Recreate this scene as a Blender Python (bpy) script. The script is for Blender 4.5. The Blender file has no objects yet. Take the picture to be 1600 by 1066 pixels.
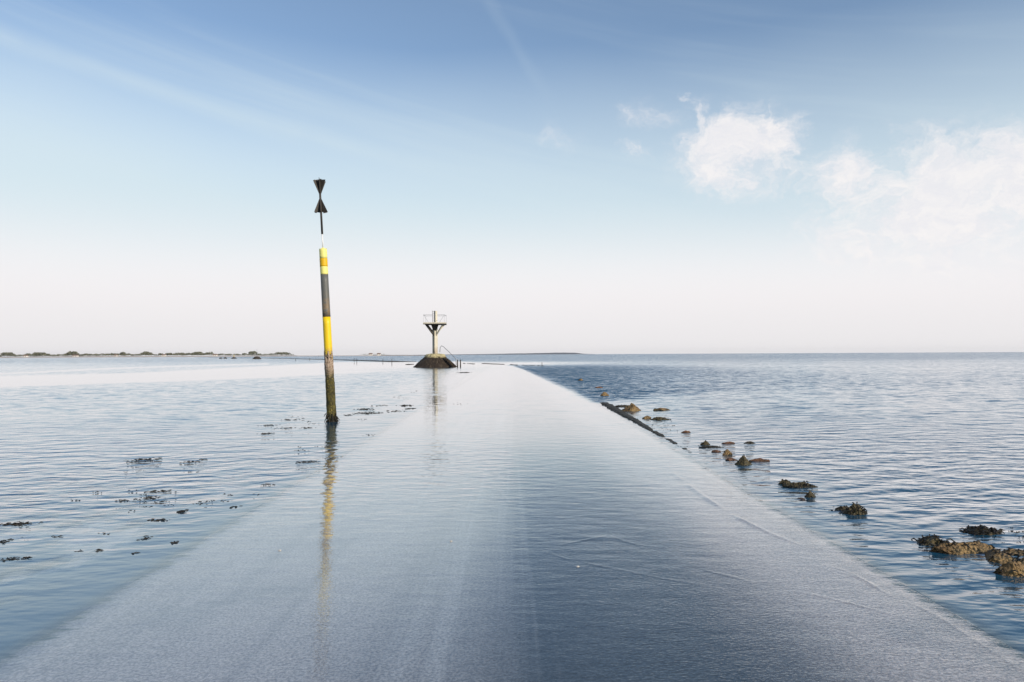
import bpy, bmesh, math, random
import numpy as np
from mathutils import Vector, Matrix, noise
R = math.radians
random.seed(7); rng = np.random.default_rng(7)
scene = bpy.context.scene
C = scene.collection

# ------------------------------------------------------------------ camera
CAM_H = 1.65
FPX = 1155.0                       # focal length in pixels of a 1600 px wide frame
PITCH, ROLL = 1.04, -0.29
cam = bpy.data.cameras.new('camera')
cam.sensor_width = 36.0
cam.lens = 36.0 * FPX / 1600.0
cam.clip_start = 0.05
cam.clip_end = 60000.0
cam_o = bpy.data.objects.new('camera', cam); C.objects.link(cam_o)
CAM_M = Matrix.Translation((0, 0, CAM_H)) @ Matrix.Rotation(R(90 + PITCH), 4, 'X') @ Matrix.Rotation(R(ROLL), 4, 'Z')
cam_o.matrix_world = CAM_M
scene.camera = cam_o

def ray(px, py):
    return (CAM_M.to_3x3() @ Vector(((px - 800.0) / FPX, -(py - 533.0) / FPX, -1.0)))
def at(px, py, z=0.0):
    """the point of the level plane z seen at that pixel"""
    d = ray(px, py)
    t = (z - CAM_H) / d.z
    return Vector((0, 0, CAM_H)) + d * t
def hor(px):
    return 557.9 - 0.00505 * px
def at_d(px, py, Y):
    """the point at forward distance Y seen at that pixel"""
    d = ray(px, py)
    return Vector((0, 0, CAM_H)) + d * (Y / d.y)

# ------------------------------------------------------------------ node helper
class N:
    """tiny wrapper: arithmetic on shader sockets"""
    def __init__(s, nt, sock): s.nt, s.s = nt, sock
    def _m(s, op, *a, clamp=False):
        n = s.nt.nodes.new('ShaderNodeMath'); n.operation = op; n.use_clamp = clamp
        for i, v in enumerate((s,) + a):
            if isinstance(v, N): s.nt.links.new(v.s, n.inputs[i])
            else: n.inputs[i].default_value = v
        return N(s.nt, n.outputs[0])
    def __add__(s, o): return s._m('ADD', o)
    def __radd__(s, o): return s._m('ADD', o)
    def __sub__(s, o): return s._m('SUBTRACT', o)
    def __rsub__(s, o): return (s * -1.0) + o
    def __mul__(s, o): return s._m('MULTIPLY', o)
    def __rmul__(s, o): return s._m('MULTIPLY', o)
    def __truediv__(s, o): return s._m('DIVIDE', o)
    def pw(s, o): return s._m('POWER', o)
    def mn(s, o): return s._m('MINIMUM', o)
    def mx(s, o): return s._m('MAXIMUM', o)
    def ab(s): return s._m('ABSOLUTE')
    def cl(s): return s._m('ADD', 0.0, clamp=True)
    def step(s, a, b):
        """smoothstep, a may be above b"""
        n = s.nt.nodes.new('ShaderNodeMapRange'); n.interpolation_type = 'SMOOTHSTEP'
        if a > b: a, b, o0, o1 = b, a, 1.0, 0.0
        else: o0, o1 = 0.0, 1.0
        s.nt.links.new(s.s, n.inputs['Value'])
        n.inputs['From Min'].default_value = a; n.inputs['From Max'].default_value = b
        n.inputs['To Min'].default_value = o0; n.inputs['To Max'].default_value = o1
        return N(s.nt, n.outputs[0])

class NT:
    def __init__(s, nt): s.nt = nt; nt.nodes.clear()
    def node(s, t, **k):
        n = s.nt.nodes.new(t)
        for a, v in k.items(): setattr(n, a, v)
        return n
    def set(s, inp, v):
        if isinstance(v, N): s.nt.links.new(v.s, inp)
        elif hasattr(v, 'links') : s.nt.links.new(v, inp)
        elif v is not None:
            try: inp.default_value = v
            except Exception: inp.default_value = (*v, 1.0)
    def xyz(s, sock):
        n = s.node('ShaderNodeSeparateXYZ'); s.set(n.inputs[0], sock)
        return tuple(N(s.nt, n.outputs[i]) for i in range(3))
    def comb(s, x, y, z):
        n = s.node('ShaderNodeCombineXYZ')
        for i, v in enumerate((x, y, z)): s.set(n.inputs[i], v)
        return n.outputs[0]
    def noise(s, vec, scale, detail=3.0, rough=0.5, color=False, dist=0.0):
        n = s.node('ShaderNodeTexNoise'); s.set(n.inputs['Vector'], vec)
        n.inputs['Scale'].default_value = scale; n.inputs['Detail'].default_value = detail
        n.inputs['Roughness'].default_value = rough; n.inputs['Distortion'].default_value = dist
        return n.outputs['Color'] if color else N(s.nt, n.outputs[0])
    def vor(s, vec, scale, feature='F1', out=0):
        n = s.node('ShaderNodeTexVoronoi'); n.feature = feature; s.set(n.inputs['Vector'], vec)
        n.inputs['Scale'].default_value = scale
        return N(s.nt, n.outputs[out])
    def mix(s, f, a, b, mode='MIX'):
        n = s.node('ShaderNodeMix', data_type='RGBA', blend_type=mode)
        s.set(n.inputs[0], f); s.set(n.inputs[6], a); s.set(n.inputs[7], b)
        return n.outputs[2]
    def attr(s, name):
        n = s.node('ShaderNodeAttribute', attribute_name=name); return N(s.nt, n.outputs['Fac'])
    def link(s, a, b): s.nt.links.new(a, b)

# ------------------------------------------------------------------ sky and sun
SUN_EL, SUN_AZ = 24.0, 132.0          # azimuth clockwise from the view direction (+Y): sun behind right shoulder
world = bpy.data.worlds.new('World'); scene.world = world; world.use_nodes = True
w = NT(world.node_tree)
tc = w.node('ShaderNodeTexCoord')
X, Y, Z = w.xyz(tc.outputs['Generated'])
el = Z._m('ARCSINE') * 57.2958
az = X._m('ARCTAN2', Y) * 57.2958
sky = w.node('ShaderNodeTexSky', sky_type='NISHITA', sun_disc=False)
sky.sun_elevation = R(SUN_EL); sky.sun_rotation = R(SUN_AZ)
sky.altitude = 0; sky.air_density = 1.0; sky.dust_density = 0.35; sky.ozone_density = 2.0
SKY_STRENGTH = 0.138
dirv = w.comb(X, Y, Z * 1.6)
big = w.noise(dirv, 2.2, 3, 0.55)
# low haze: pale air thick near the horizon, thicker to the left where a veil of cirrus comes down
cirr_c = w.comb(az * 0.045 + el * 0.03, el * 0.60 + az * 0.130, 3.1)      # streaks along one falling diagonal
cirr = w.noise(cirr_c, 0.42, 5, 0.6, dist=0.25)
veil_edge = (el + az * 0.195) + (cirr - 0.5) * 3.0
veil = (veil_edge.step(14.2, 5.0)) * 0.50
veil = veil * az.step(20.0, -8.0) * el.step(40.0, 10.0)
haze = (el + (big - 0.5) * 3.5).step(23.0, 3.5)
haze = haze.pw(0.58) * 0.95 + 0.05
fac = (1.0 - (1.0 - haze) * (1.0 - veil)).cl()
streak = (cirr.step(0.48, 0.78)) * 0.26 * el.step(34.0, 18.0)
# one fine straight trail low on the left sky
trail_d = (el + az * 0.195 - 13.1) + (w.noise(w.comb(az, el, 0.0), 0.12, 2) - 0.5) * 1.1
trail = (trail_d.ab().step(1.0, 0.0)) * 0.22 * az.step(8.0, -18.0) * (w.noise(w.comb(az, el, 5.0), 0.25, 2).step(0.0, 0.6))
trail2 = ((el + az * 1.4 - 23.5) + (w.noise(w.comb(az, el, 8.0), 0.5, 3) - 0.5) * 1.6).ab().step(1.3, 0.0) * 0.065 * az.step(-4.0, -1.0) * az.step(4.0, 1.0)
fac = (fac + streak * (1.0 - fac) + trail * (1.0 - fac) + trail2 * (1.0 - fac)).cl()
skyc = w.node('ShaderNodeVectorMath', operation='SCALE'); w.link(sky.outputs[0], skyc.inputs[0]); skyc.inputs['Scale'].default_value = SKY_STRENGTH
pink = w.mix(el.step(0.5, 8.0), (0.80, 0.78, 0.79, 1), (0.885, 0.855, 0.865, 1))
pink = w.mix(el.step(3.5, 12.5), pink, (0.65, 0.755, 0.795, 1))
col = w.mix(fac, skyc.outputs[0], pink)
# cumulus banks: soft lumps placed by direction, torn by noise
wz = w.noise(w.comb(az, el * 1.3, 6.0), 0.30, 5, 0.6, color=True)
w1, w2, w3 = w.xyz(wz)
azr, elr = az, el
az = az + (w1 - 0.5) * 6.5; el = el + (w2 - 0.5) * 4.0
cn = w.noise(w.comb(az, el * 1.25, 0.0), 0.28, 8, 0.65)
cn2 = w.noise(w.comb(az + 40.0, el * 1.25, 4.0), 0.9, 7, 0.68)
puffs = [  # px, py, half width px, half height px, weight
    (1155, 222, 74, 44, 1.0), (1130, 262, 56, 32, .95), (1200, 205, 50, 26, .8), (1088, 190, 20, 22, .62), (1100, 158, 26, 18, .55), (1078, 140, 14, 8, .4),
    (1000, 235, 24, 16, .46), (1010, 175, 45, 26, .30), (875, 215, 50, 22, .22),
    (1330, 272, 60, 40, .85), (1350, 312, 80, 40, .6), (1345, 245, 28, 20, .75), (1480, 280, 110, 62, 1.0), (1580, 262, 110, 52, 1.05), (1450, 330, 110, 44, .9),
    (1700, 290, 160, 90, 1.0), (1900, 330, 180, 80, .9), (1180, 265, 110, 36, .5), (1500, 345, 230, 70, .85), (1400, 300, 90, 60, .7)]
dens = None
for (px, py, hw, hh, wt) in puffs:
    a0 = math.degrees(math.atan((px - 800) / FPX))
    e0 = math.degrees(math.atan((hor(px) - py) / FPX * math.cos(R(a0))))
    sa = hw / FPX * 57.3 * math.cos(R(a0)) ** 2; se = hh / FPX * 57.3 * math.cos(R(a0))
    da = (az - a0) * (1.0 / sa); de = (el - e0) * (1.0 / se)
    g = ((da * da + de * de) * -0.75)._m('EXPONENT') * wt
    dens = g if dens is None else dens.mx(g)
cd = dens + (cn - 0.5) * 0.95 * dens.step(0.0, 0.35) * 1.5 + (cn2 - 0.5) * 0.75 * dens.step(0.02, 0.4)
cf = cd.step(0.08, 0.92) * 0.90
az, el = azr, elr
cloudcol = w.mix(cn2.step(0.35, 0.7), (0.80, 0.79, 0.82, 1), (0.885, 0.855, 0.85, 1))
col = w.mix(cf, col, cloudcol)
# below the horizon the sky continues as dull sea colour
col = w.mix(el.step(-0.3, -3.0), col, (0.20, 0.24, 0.28, 1))
bg = w.node('ShaderNodeBackground'); w.link(col, bg.inputs[0]); bg.inputs[1].default_value = 1.0
wo = w.node('ShaderNodeOutputWorld'); w.link(bg.outputs[0], wo.inputs[0])

sun = bpy.data.lights.new('sun', 'SUN'); sun.energy = 3.6; sun.angle = R(0.5); sun.color = (1.0, 0.90, 0.74)
sun_o = bpy.data.objects.new('sun', sun); C.objects.link(sun_o)
sd = Vector((math.sin(R(SUN_AZ)) * math.cos(R(SUN_EL)), math.cos(R(SUN_AZ)) * math.cos(R(SUN_EL)), math.sin(R(SUN_EL))))
sun_o.rotation_euler = sd.to_track_quat('Z', 'Y').to_euler()

scene.view_settings.view_transform = 'Standard'; scene.view_settings.look = 'None'
scene.view_settings.exposure = 0.10; scene.view_settings.gamma = 1.0
scene.render.engine = 'CYCLES'
scene.render.resolution_x, scene.render.resolution_y = 1024, 682
scene.cycles.max_bounces = 8; scene.cycles.transparent_max_bounces = 12
scene.cycles.caustics_reflective = False

# ------------------------------------------------------------------ object helpers
def tag(o, label=None, cat=None, group=None, kind=None):
    if label: o['label'] = label
    if cat: o['category'] = cat
    if group: o['group'] = group
    if kind: o['kind'] = kind
    return o
def empty(name, loc, **k):
    o = bpy.data.objects.new(name, None); C.objects.link(o); o.location = loc
    o.empty_display_size = 0.2
    return tag(o, **k)
def mesh_obj(name, verts, faces, mat, parent=None, smooth=False, loc=None, attrs=None):
    me = bpy.data.meshes.new(name)
    me.from_pydata([tuple(v) for v in verts], [], [tuple(f) for f in faces]); me.update()
    if attrs:
        for an, av in attrs.items():
            a = me.attributes.new(an, 'FLOAT', 'POINT'); a.data.foreach_set('value', np.asarray(av, dtype=np.float32))
    me.materials.append(mat)
    if smooth: me.shade_smooth()
    o = bpy.data.objects.new(name, me); C.objects.link(o)
    if parent: o.parent = parent
    if loc is not None: o.location = loc
    return o
class MB:
    """collects shapes that become one mesh"""
    def __init__(s): s.v, s.f = [], []
    def add(s, vs, fs):
        b = len(s.v); s.v += [tuple(v) for v in vs]; s.f += [tuple(i + b for i in f) for f in fs]; return s
    def box(s, c, size, rot=None):
        hx, hy, hz = (q / 2 for q in size)
        vs = [Vector((x, y, z)) for x in (-hx, hx) for y in (-hy, hy) for z in (-hz, hz)]
        if rot is not None: vs = [rot @ v for v in vs]
        vs = [v + Vector(c) for v in vs]
        return s.add(vs, [(0, 1, 3, 2), (4, 6, 7, 5), (0, 4, 5, 1), (2, 3, 7, 6), (0, 2, 6, 4), (1, 5, 7, 3)])
    def bar(s, a, b, wd, dp=None):
        a, b = Vector(a), Vector(b); d = b - a
        return s.box((a + b) / 2, (wd, dp or wd, d.length), d.to_track_quat('Z', 'Y').to_matrix())
    def tube(s, pts, rad, seg=8, cap=True):
        pts = [Vector(p) for p in pts]
        rs = rad if isinstance(rad, (list, tuple)) else [rad] * len(pts)
        vs, fs = [], []; prev = None
        for i, p in enumerate(pts):
            d = (pts[min(i + 1, len(pts) - 1)] - pts[max(i - 1, 0)]).normalized()
            if prev is None:
                u = d.orthogonal().normalized()
            else:
                u = (prev - d * prev.dot(d)).normalized()
            prev = u; v2 = d.cross(u)
            for k in range(seg):
                an = 2 * math.pi * k / seg
                vs.append(p + (u * math.cos(an) + v2 * math.sin(an)) * rs[i])
        n = len(pts)
        for i in range(n - 1):
            for k in range(seg):
                k2 = (k + 1) % seg
                fs.append((i * seg + k, i * seg + k2, (i + 1) * seg + k2, (i + 1) * seg + k))
        if cap:
            fs.append(tuple(range(seg))[::-1]); fs.append(tuple((n - 1) * seg + k for k in range(seg)))
        return s.add(vs, fs)
    def build(s, name, mat, parent=None, smooth=False, loc=None):
        return mesh_obj(name, s.v, s.f, mat, parent, smooth, loc)

def material(name):
    m = bpy.data.materials.new(name); m.use_nodes = True
    return m, NT(m.node_tree)
def pbr(name, fn, rough=0.7, bump=None, spec=0.4, metal=0.0):
    """fn(nt, position) -> colour socket (and optional height)"""
    m, t = material(name)
    g = t.node('ShaderNodeTexCoord'); out = fn(t, g.outputs['Object'])
    c, h = out if isinstance(out, tuple) else (out, None)
    b = t.node('ShaderNodeBsdfPrincipled'); t.set(b.inputs['Base Color'], c)
    t.set(b.inputs['Roughness'], rough); b.inputs['Specular IOR Level'].default_value = spec; b.inputs['Metallic'].default_value = metal
    if h is not None:
        bm = t.node('ShaderNodeBump'); bm.inputs['Strength'].default_value = 1.0; bm.inputs['Distance'].default_value = bump or 0.02
        t.set(bm.inputs['Height'], h); t.link(bm.outputs[0], b.inputs['Normal'])
    o = t.node('ShaderNodeOutputMaterial'); t.link(b.outputs[0], o.inputs[0])
    return m

# ------------------------------------------------------------------ the causeway's course
PATH = [(-60, 0.0), (0, 0.0), (30, 0.0), (44, -.3), (74, -1.05), (103, -2.2), (130, -7), (170, -24), (254, -57), (476, -158), (900, -420)]
def path_x(y):
    return np.interp(y, [p[0] for p in PATH], [p[1] for p in PATH])
HALF = 2.92

def polar(rs, angs):
    """full ring grid, angles measured from +Y clockwise"""
    Rr, A = np.meshgrid(rs, angs, indexing='ij')
    x = Rr * np.sin(A); y = Rr * np.cos(A)
    n, m = Rr.shape
    i, j = np.meshgrid(np.arange(n - 1), np.arange(m), indexing='ij')
    j2 = (j + 1) % m
    q = np.stack([i * m + j, i * m + j2, (i + 1) * m + j2, (i + 1) * m + j], -1).reshape(-1, 4)
    return x.ravel(), y.ravel(), q
def fast_mesh(name, x, y, z, q, mat, attrs=None, smooth=True):
    me = bpy.data.meshes.new(name)
    co = np.stack([x, y, z], -1).astype(np.float32)
    me.vertices.add(len(x)); me.vertices.foreach_set('co', co.ravel())
    me.loops.add(q.size); me.loops.foreach_set('vertex_index', q.astype(np.int32).ravel())
    me.polygons.add(len(q)); me.polygons.foreach_set('loop_start', np.arange(0, q.size, 4, dtype=np.int32))
    me.update(calc_edges=True)
    for an, av in (attrs or {}).items():
        a = me.attributes.new(an, 'FLOAT', 'POINT'); a.data.foreach_set('value', np.asarray(av, dtype=np.float32))
    me.materials.append(mat)
    if smooth: me.shade_smooth()
    o = bpy.data.objects.new(name, me); C.objects.link(o); return o
def sstep(a, b, x):
    t = np.clip((x - a) / (b - a), 0, 1); return t * t * (3 - 2 * t)

# ------------------------------------------------------------------ seabed (one sheet to the horizon)
def bed_z(x, y):
    d = np.abs(x - path_x(y)) - HALF
    side = np.where(x > path_x(y), 1.0, 0.0)
    near = -0.40 - np.where(side > 0, 0.45, 0.10) * sstep(0.4, 7, d) - 0.5 * sstep(8, 60, d)
    bank = (side < 1) * sstep(0.25, 0.5, d) * sstep(4.0, 2.0, d) * sstep(20, 12, y)      # bed raised beside the left edge
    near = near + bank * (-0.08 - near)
    return np.where(d < 0, -0.40, near)
def mat_seabed():
    def f(t, P):
        x, y, z = t.xyz(P)
        c1 = t.noise(P, 1.3, 5, 0.6); c2 = t.noise(P, 9.0, 4, 0.6)
        sandc = t.mix(c1, (0.06, 0.085, 0.07, 1), (0.14, 0.15, 0.12, 1))
        # paler patches in drawn-out tongues beside the left edge
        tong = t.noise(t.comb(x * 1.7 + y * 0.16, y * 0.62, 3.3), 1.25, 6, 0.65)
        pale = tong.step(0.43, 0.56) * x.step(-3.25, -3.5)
        weed = c2.step(0.45, 0.6)
        c = t.mix(weed * 0.7, sandc, (0.02, 0.035, 0.025, 1))
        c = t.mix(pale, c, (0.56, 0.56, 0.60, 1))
        return c, c2
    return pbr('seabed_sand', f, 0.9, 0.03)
ang = np.radians(np.arange(-180, 180, 1.5))
rs = np.concatenate([[0.01], np.geomspace(0.5, 8600, 220)])
x, y, q = polar(rs, ang)
# a rectangular fine patch is unnecessary: the causeway edge itself hides the step
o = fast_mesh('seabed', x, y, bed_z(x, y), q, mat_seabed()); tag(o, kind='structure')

# ------------------------------------------------------------------ road slab
def mat_road():
    def f(t, P):
        x, y, z = t.xyz(P)
        grit = t.noise(P, 55.0, 3, 0.65); grit2 = t.noise(P, 16.0, 4, 0.6)
        long_ = t.noise(t.comb(x * 3.2, y * 0.06, 0.0), 1.0, 4, 0.55)       # wear drawn out along the lanes
        blot = t.noise(t.comb(x * 0.9, y * 0.35, 1.0), 1.0, 5, 0.6)
        wob = (blot - 0.5) * 0.9
        # across the road: silted pale left lane, dark bare right lane, sandy right margin
        dark = ((x + wob * 0.4).step(-1.5, 0.15) * 0.5 + (x + wob * 0.10).step(-0.34, 0.22) * 0.5) * (x + wob).step(2.15, 1.05)
        dark = dark * (0.78 + long_ * 0.35)
        track = ((x + 0.35).ab()).step(0.30, 0.05) * 0.35 + ((x + 0.02).ab()).step(0.06, 0.0) * 0.45
        pale = t.mix(grit2, (0.43, 0.395, 0.37, 1), (0.64, 0.59, 0.56, 1))
        sandy = t.mix(grit2, (0.48, 0.415, 0.38, 1), (0.70, 0.61, 0.565, 1))
        base = t.mix(x.step(0.6, 1.4), pale, sandy)
        c = t.mix((dark * 1.08).cl(), base, t.mix(grit2, (0.032, 0.042, 0.050, 1), (0.085, 0.095, 0.10, 1)))
        c = t.mix((long_.step(0.50, 0.72)) * 0.34 * (1.0 - dark * 0.8), c, (0.17, 0.17, 0.17, 1))
        patch = t.noise(t.comb(x * 0.7, y * 0.55, 7.0), 1.3, 6, 0.68)
        c = t.mix(patch.step(0.52, 0.66) * 0.45 * (1.0 - dark * 0.85), c, (0.24, 0.24, 0.24, 1))
        fine_l = t.noise(t.comb(x * 9.0, y * 0.09, 3.0), 1.0, 4, 0.55)
        c = t.mix(fine_l.step(0.46, 0.70) * (x + 0.62).ab().step(1.1, 0.3) * 0.42, c, (0.60, 0.59, 0.58, 1))
        c = t.mix((track * long_.step(0.2, 0.7)).cl() * 0.5, c, (0.32, 0.31, 0.30, 1))
        g = t.mix(grit.step(0.35, 0.65), (0.58, 0.58, 0.58, 1), (1.3, 1.3, 1.3, 1))
        c = t.mix(0.85, c, g, 'MULTIPLY')
        # ragged fringe of green weed combed over both edges
        fr = t.noise(t.comb(x * 0.8, y * 7.0, 0.0), 1.6, 6, 0.7)
        e = x.ab() + (fr - 0.5) * 0.75
        c = t.mix(e.step(2.78, 2.84), c, t.mix(grit2, (0.010, 0.030, 0.020, 1), (0.035, 0.075, 0.045, 1)))
        c = t.mix(e.step(3.3, 4.4), c, t.mix(blot, (0.05, 0.08, 0.065, 1), (0.13, 0.145, 0.11, 1)))
        return c, grit + grit2 * 0.6
    return pbr('road_surface', f, 0.75, 0.006)
ys = np.concatenate([np.arange(-12, 30, 0.5), np.geomspace(30, 180, 60)])
prof = [(-3.5, -0.55), (-3.15, -0.26), (-2.98, -0.15), (-2.9, -0.034), (-2.6, -0.024), (-1.3, -0.016), (0, -0.013), (1.3, -0.013), (2.4, -0.012), (2.9, -0.028), (2.98, -0.14), (3.15, -0.26), (3.6, -0.38), (6.5, -0.95)]
vs, fs = [], []
for yy in ys:
    cx = float(path_x(yy))
    for (dx, dz) in prof: vs.append((cx + dx, yy, dz))
m_ = len(prof)
for i in range(len(ys) - 1):
    for k in range(m_ - 1):
        fs.append((i * m_ + k, i * m_ + k + 1, (i + 1) * m_ + k + 1, (i + 1) * m_ + k))
ROADM = mat_road()
o = mesh_obj('road', vs, fs, ROADM, smooth=True); tag(o, kind='structure')

# ------------------------------------------------------------------ water
def poly_mask(px, py, poly, soft):
    """signed distance (pixels, rows stretched) to a polygon -> 0..1"""
    inside = np.zeros(px.shape, bool); dmin = np.full(px.shape, 1e9)
    n = len(poly)
    for i in range(n):
        x0, y0 = poly[i]; x1, y1 = poly[(i + 1) % n]
        c = ((y0 > py) != (y1 > py)) & (px < (x1 - x0) * (py - y0) / (y1 - y0 + 1e-9) + x0)
        inside ^= c
        sx = 0.25
        ax, ay, bx, by = x0 * sx, y0, x1 * sx, y1
        dx, dy = bx - ax, by - ay
        t = np.clip(((px * sx - ax) * dx + (py - ay) * dy) / (dx * dx + dy * dy + 1e-9), 0, 1)
        dmin = np.minimum(dmin, np.hypot(px * sx - ax - t * dx, py - ay - t * dy))
    s = np.where(inside, dmin, -dmin)
    return sstep(-soft, soft, s)

core = np.arctan(np.arange(-960, 961, 2.3) / FPX)
outer = np.radians(np.arange(43, 180, 1.2))
angs = np.concatenate([-outer[::-1], core, outer, [math.pi]])
dep = np.concatenate([np.arange(700, 500, -1.6), np.arange(500, 130, -0.9), np.arange(130, 60, -1.5), np.arange(60, 12, -0.8), np.arange(12, 2, -0.4)])
rs = np.concatenate([[0.01, 0.4, 0.9, 1.5, 2.1], CAM_H * FPX / dep, [1200, 1700, 3000, 5000, 8500]])
x, y, q = polar(rs, angs)
ysafe = np.where(y > 0.5, y, 0.5)
px = np.where(y > 0.5, 800 + FPX * x / ysafe, np.where(x > 0, 4000, -4000)); 
py = hor(np.clip(px, -500, 2100)) + CAM_H * FPX / ysafe
dr = x - path_x(y)                                    # distance from the road's centre line
on_road = sstep(HALF + 0.35, HALF - 0.35, np.abs(dr)) * (y < 150)
ruf = np.where(dr > 0, 0.95, 0.62)
ruf = ruf + ((0.10 + 0.14 * sstep(2, 9, y) - 0.02 * sstep(16, 30, y)) - ruf) * on_road
# left of the road behind the pile the ripples die slowly towards the road
leftshelf = sstep(-8.5, -2.9, dr) * (dr < 0) * sstep(9, 17, y) * (y < 110)
ruf = ruf * (1 - 0.60 * leftshelf)
ruf = np.where((dr < 0), ruf * (0.16 + 0.84 * sstep(3.2, 7.5, np.hypot(dr + 1, 0.55 * y))), ruf)   # lee water beside the left edge
shelfR = sstep(5.2, 3.0, dr) * (dr > 0) * sstep(40, 20, y)
ruf = ruf * (1 - 0.55 * shelfR)
calm = poly_mask(px, py, [(-900, 640), (-900, 594), (0, 588), (210, 583), (400, 573), (530, 566), (640, 566), (720, 565), (800, 570), (770, 578), (700, 577), (640, 578), (586, 581), (380, 592), (0, 605)], 1.6)
calm2 = poly_mask(px, py, [(-600, 588), (0, 583), (220, 573), (420, 567.5), (420, 569.5), (220, 575), (0, 585), (-600, 592)], 1.0) * 0.7
calm3 = poly_mask(px, py, [(700, 566), (1000, 565), (1250, 562.5), (1250, 564), (1000, 567.5), (860, 571), (700, 572)], 1.6) * 0.9 * np.exp(-np.clip(px - 840, 0, None) / 90)
roadfar = poly_mask(px, py, [(700, 575), (800, 571), (850, 590), (935, 630), (1010, 670), (700, 670), (690, 610)], 3.0)
ruf = ruf * (1 + 1.1 * sstep(55, 260, y) * (np.abs(dr) > HALF))
for mk, v in ((calm, 0.02), (calm2, 0.05), (calm3, 0.12), (roadfar, 0.15)):
    ruf = ruf + (v - ruf) * mk
near_ref = np.exp(-(((x - at(680, 575).x) / 9) ** 2 + ((y - 88) / 16) ** 2)); ruf = ruf + (0.45 - ruf) * near_ref
rough_patch = poly_mask(px, py, [(800, 573), (1000, 572), (1300, 578), (1700, 582), (2400, 584), (2400, 606), (1500, 606), (1150, 611), (1010, 618), (935, 627), (905, 612), (860, 594)], 5)
rough_patch *= np.where(dr > HALF - 0.4, 1, 0)
ruf = ruf + rough_patch * (0.15 + 3.4 * np.exp(-np.clip(px - 915, 0, None) / 120))
depth = np.clip(-bed_z(x, y), 0.02, None)
depth = np.where(np.abs(dr) < HALF - 0.14, 0.015, 0.04 + np.where(dr > 0, 0.34, 0.26) * sstep(-0.14, 0.06, np.abs(dr) - HALF) + np.where(dr > 0, 0.9, 0.35) * sstep(0.6, 7, np.abs(dr) - HALF))
depth = depth + 1.5 * sstep(25, 90, y) * (np.abs(dr) > HALF)
# thin standing ridges where the sheet of water crosses the road
z = np.zeros_like(x)
def ridge(pts, hgt, wid):
    P = [at(*p) for p in pts]
    # smooth the polyline
    Q = []
    for i in range(len(P) - 1):
        p0, p1, p2, p3 = P[max(i - 1, 0)], P[i], P[i + 1], P[min(i + 2, len(P) - 1)]
        for k in range(6):
            t = k / 6
            Q.append(0.5 * ((2 * p1) + (p2 - p0) * t + (2 * p0 - 5 * p1 + 4 * p2 - p3) * t * t + (3 * p1 - p0 - 3 * p2 + p3) * t ** 3))
    Q.append(P[-1])
    xs = [p.x for p in Q]; ysl = [p.y for p in Q]
    pad = wid * 6
    sel = np.where((x > min(xs) - pad) & (x < max(xs) + pad) & (y > min(ysl) - pad) & (y < max(ysl) + pad))[0]
    X_, Y_ = x[sel], y[sel]
    best = np.full(len(sel), 1e9); tt = np.zeros(len(sel)); sg = np.zeros(len(sel))
    for i in range(len(Q) - 1):
        ax, ay, bx, by = Q[i].x, Q[i].y, Q[i + 1].x, Q[i + 1].y
        dx, dy = bx - ax, by - ay
        t = np.clip(((X_ - ax) * dx + (Y_ - ay) * dy) / (dx * dx + dy * dy + 1e-12), 0, 1)
        ex, ey = X_ - ax - t * dx, Y_ - ay - t * dy
        d = np.hypot(ex, ey); m = d < best
        best[m] = d[m]; tt[m] = (i + t[m]) / (len(Q) - 1); sg[m] = np.sign(ex * dy - ey * dx)[m]
    env = np.sin(np.clip(tt, 0, 1) * math.pi) ** 0.6
    env = env * np.clip(0.75 + 0.9 * np.sin(X_ * 3.1 + Y_ * 1.7) * np.sin(Y_ * 5.3 - X_ * 2.2), 0.1, 1.3)
    z[sel] += env * hgt * np.exp(-(best / wid) ** 2)
RIDGES = [
    ([(1050, 738), (1085, 765), (1130, 796), (1185, 825), (1252, 853)], 0.0118, 0.026),
    ([(1060, 742), (1100, 752), (1140, 768)], 0.0022, 0.021),
    ([(905, 878), (980, 893), (1040, 905), (1085, 912)], 0.0031, 0.017),
    ([(1095, 890), (1160, 906), (1225, 928)], 0.0033, 0.017),
    ([(1230, 920), (1300, 936), (1400, 962)], 0.0031, 0.017),
    ([(815, 848), (850, 862), (890, 875)], 0.0029, 0.017),
    ([(872, 852), (905, 846), (945, 838)], 0.0033, 0.017),
    ([(955, 838), (990, 850), (1040, 856)], 0.0024, 0.017),
    ([(1050, 970), (1100, 980), (1160, 992), (1230, 1015)], 0.0024, 0.017),
    ([(1280, 880), (1330, 896), (1380, 925), (1450, 955), (1530, 1005), (1600, 1050)], 0.0035, 0.017),
    ([(1300, 890), (1345, 905), (1390, 930), (1440, 968)], 0.0024, 0.017),
    ([(700, 700), (745, 690), (790, 672)], 0.0033, 0.043),
    ([(1010, 705), (1040, 728), (1068, 745)], 0.0022, 0.021),
    ([(745, 705), (765, 730), (790, 760)], 0.0027, 0.029),
    ([(740, 725), (770, 758), (800, 790)], 0.0022, 0.021),
    ([(980, 760), (1040, 768), (1100, 790)], 0.0020, 0.017),
    ([(850, 720), (905, 722), (960, 718)], 0.0024, 0.043),
]
for r_ in RIDGES: ridge(*r_)

wm, t = material('sea_water')
g = t.node('ShaderNodeNewGeometry'); P = g.outputs['Position']
X, Y, Z = t.xyz(P)
ru = t.attr('ruffle'); dp = t.attr('depth')
# drawn-out tongues of smaller depth beside the left edge let the pale bed show
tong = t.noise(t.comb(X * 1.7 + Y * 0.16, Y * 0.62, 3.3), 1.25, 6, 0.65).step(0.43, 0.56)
dp = dp * (1.0 - tong * 0.86 * X.step(-3.2, -3.5) * Y.step(15.0, 8.0))
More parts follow.
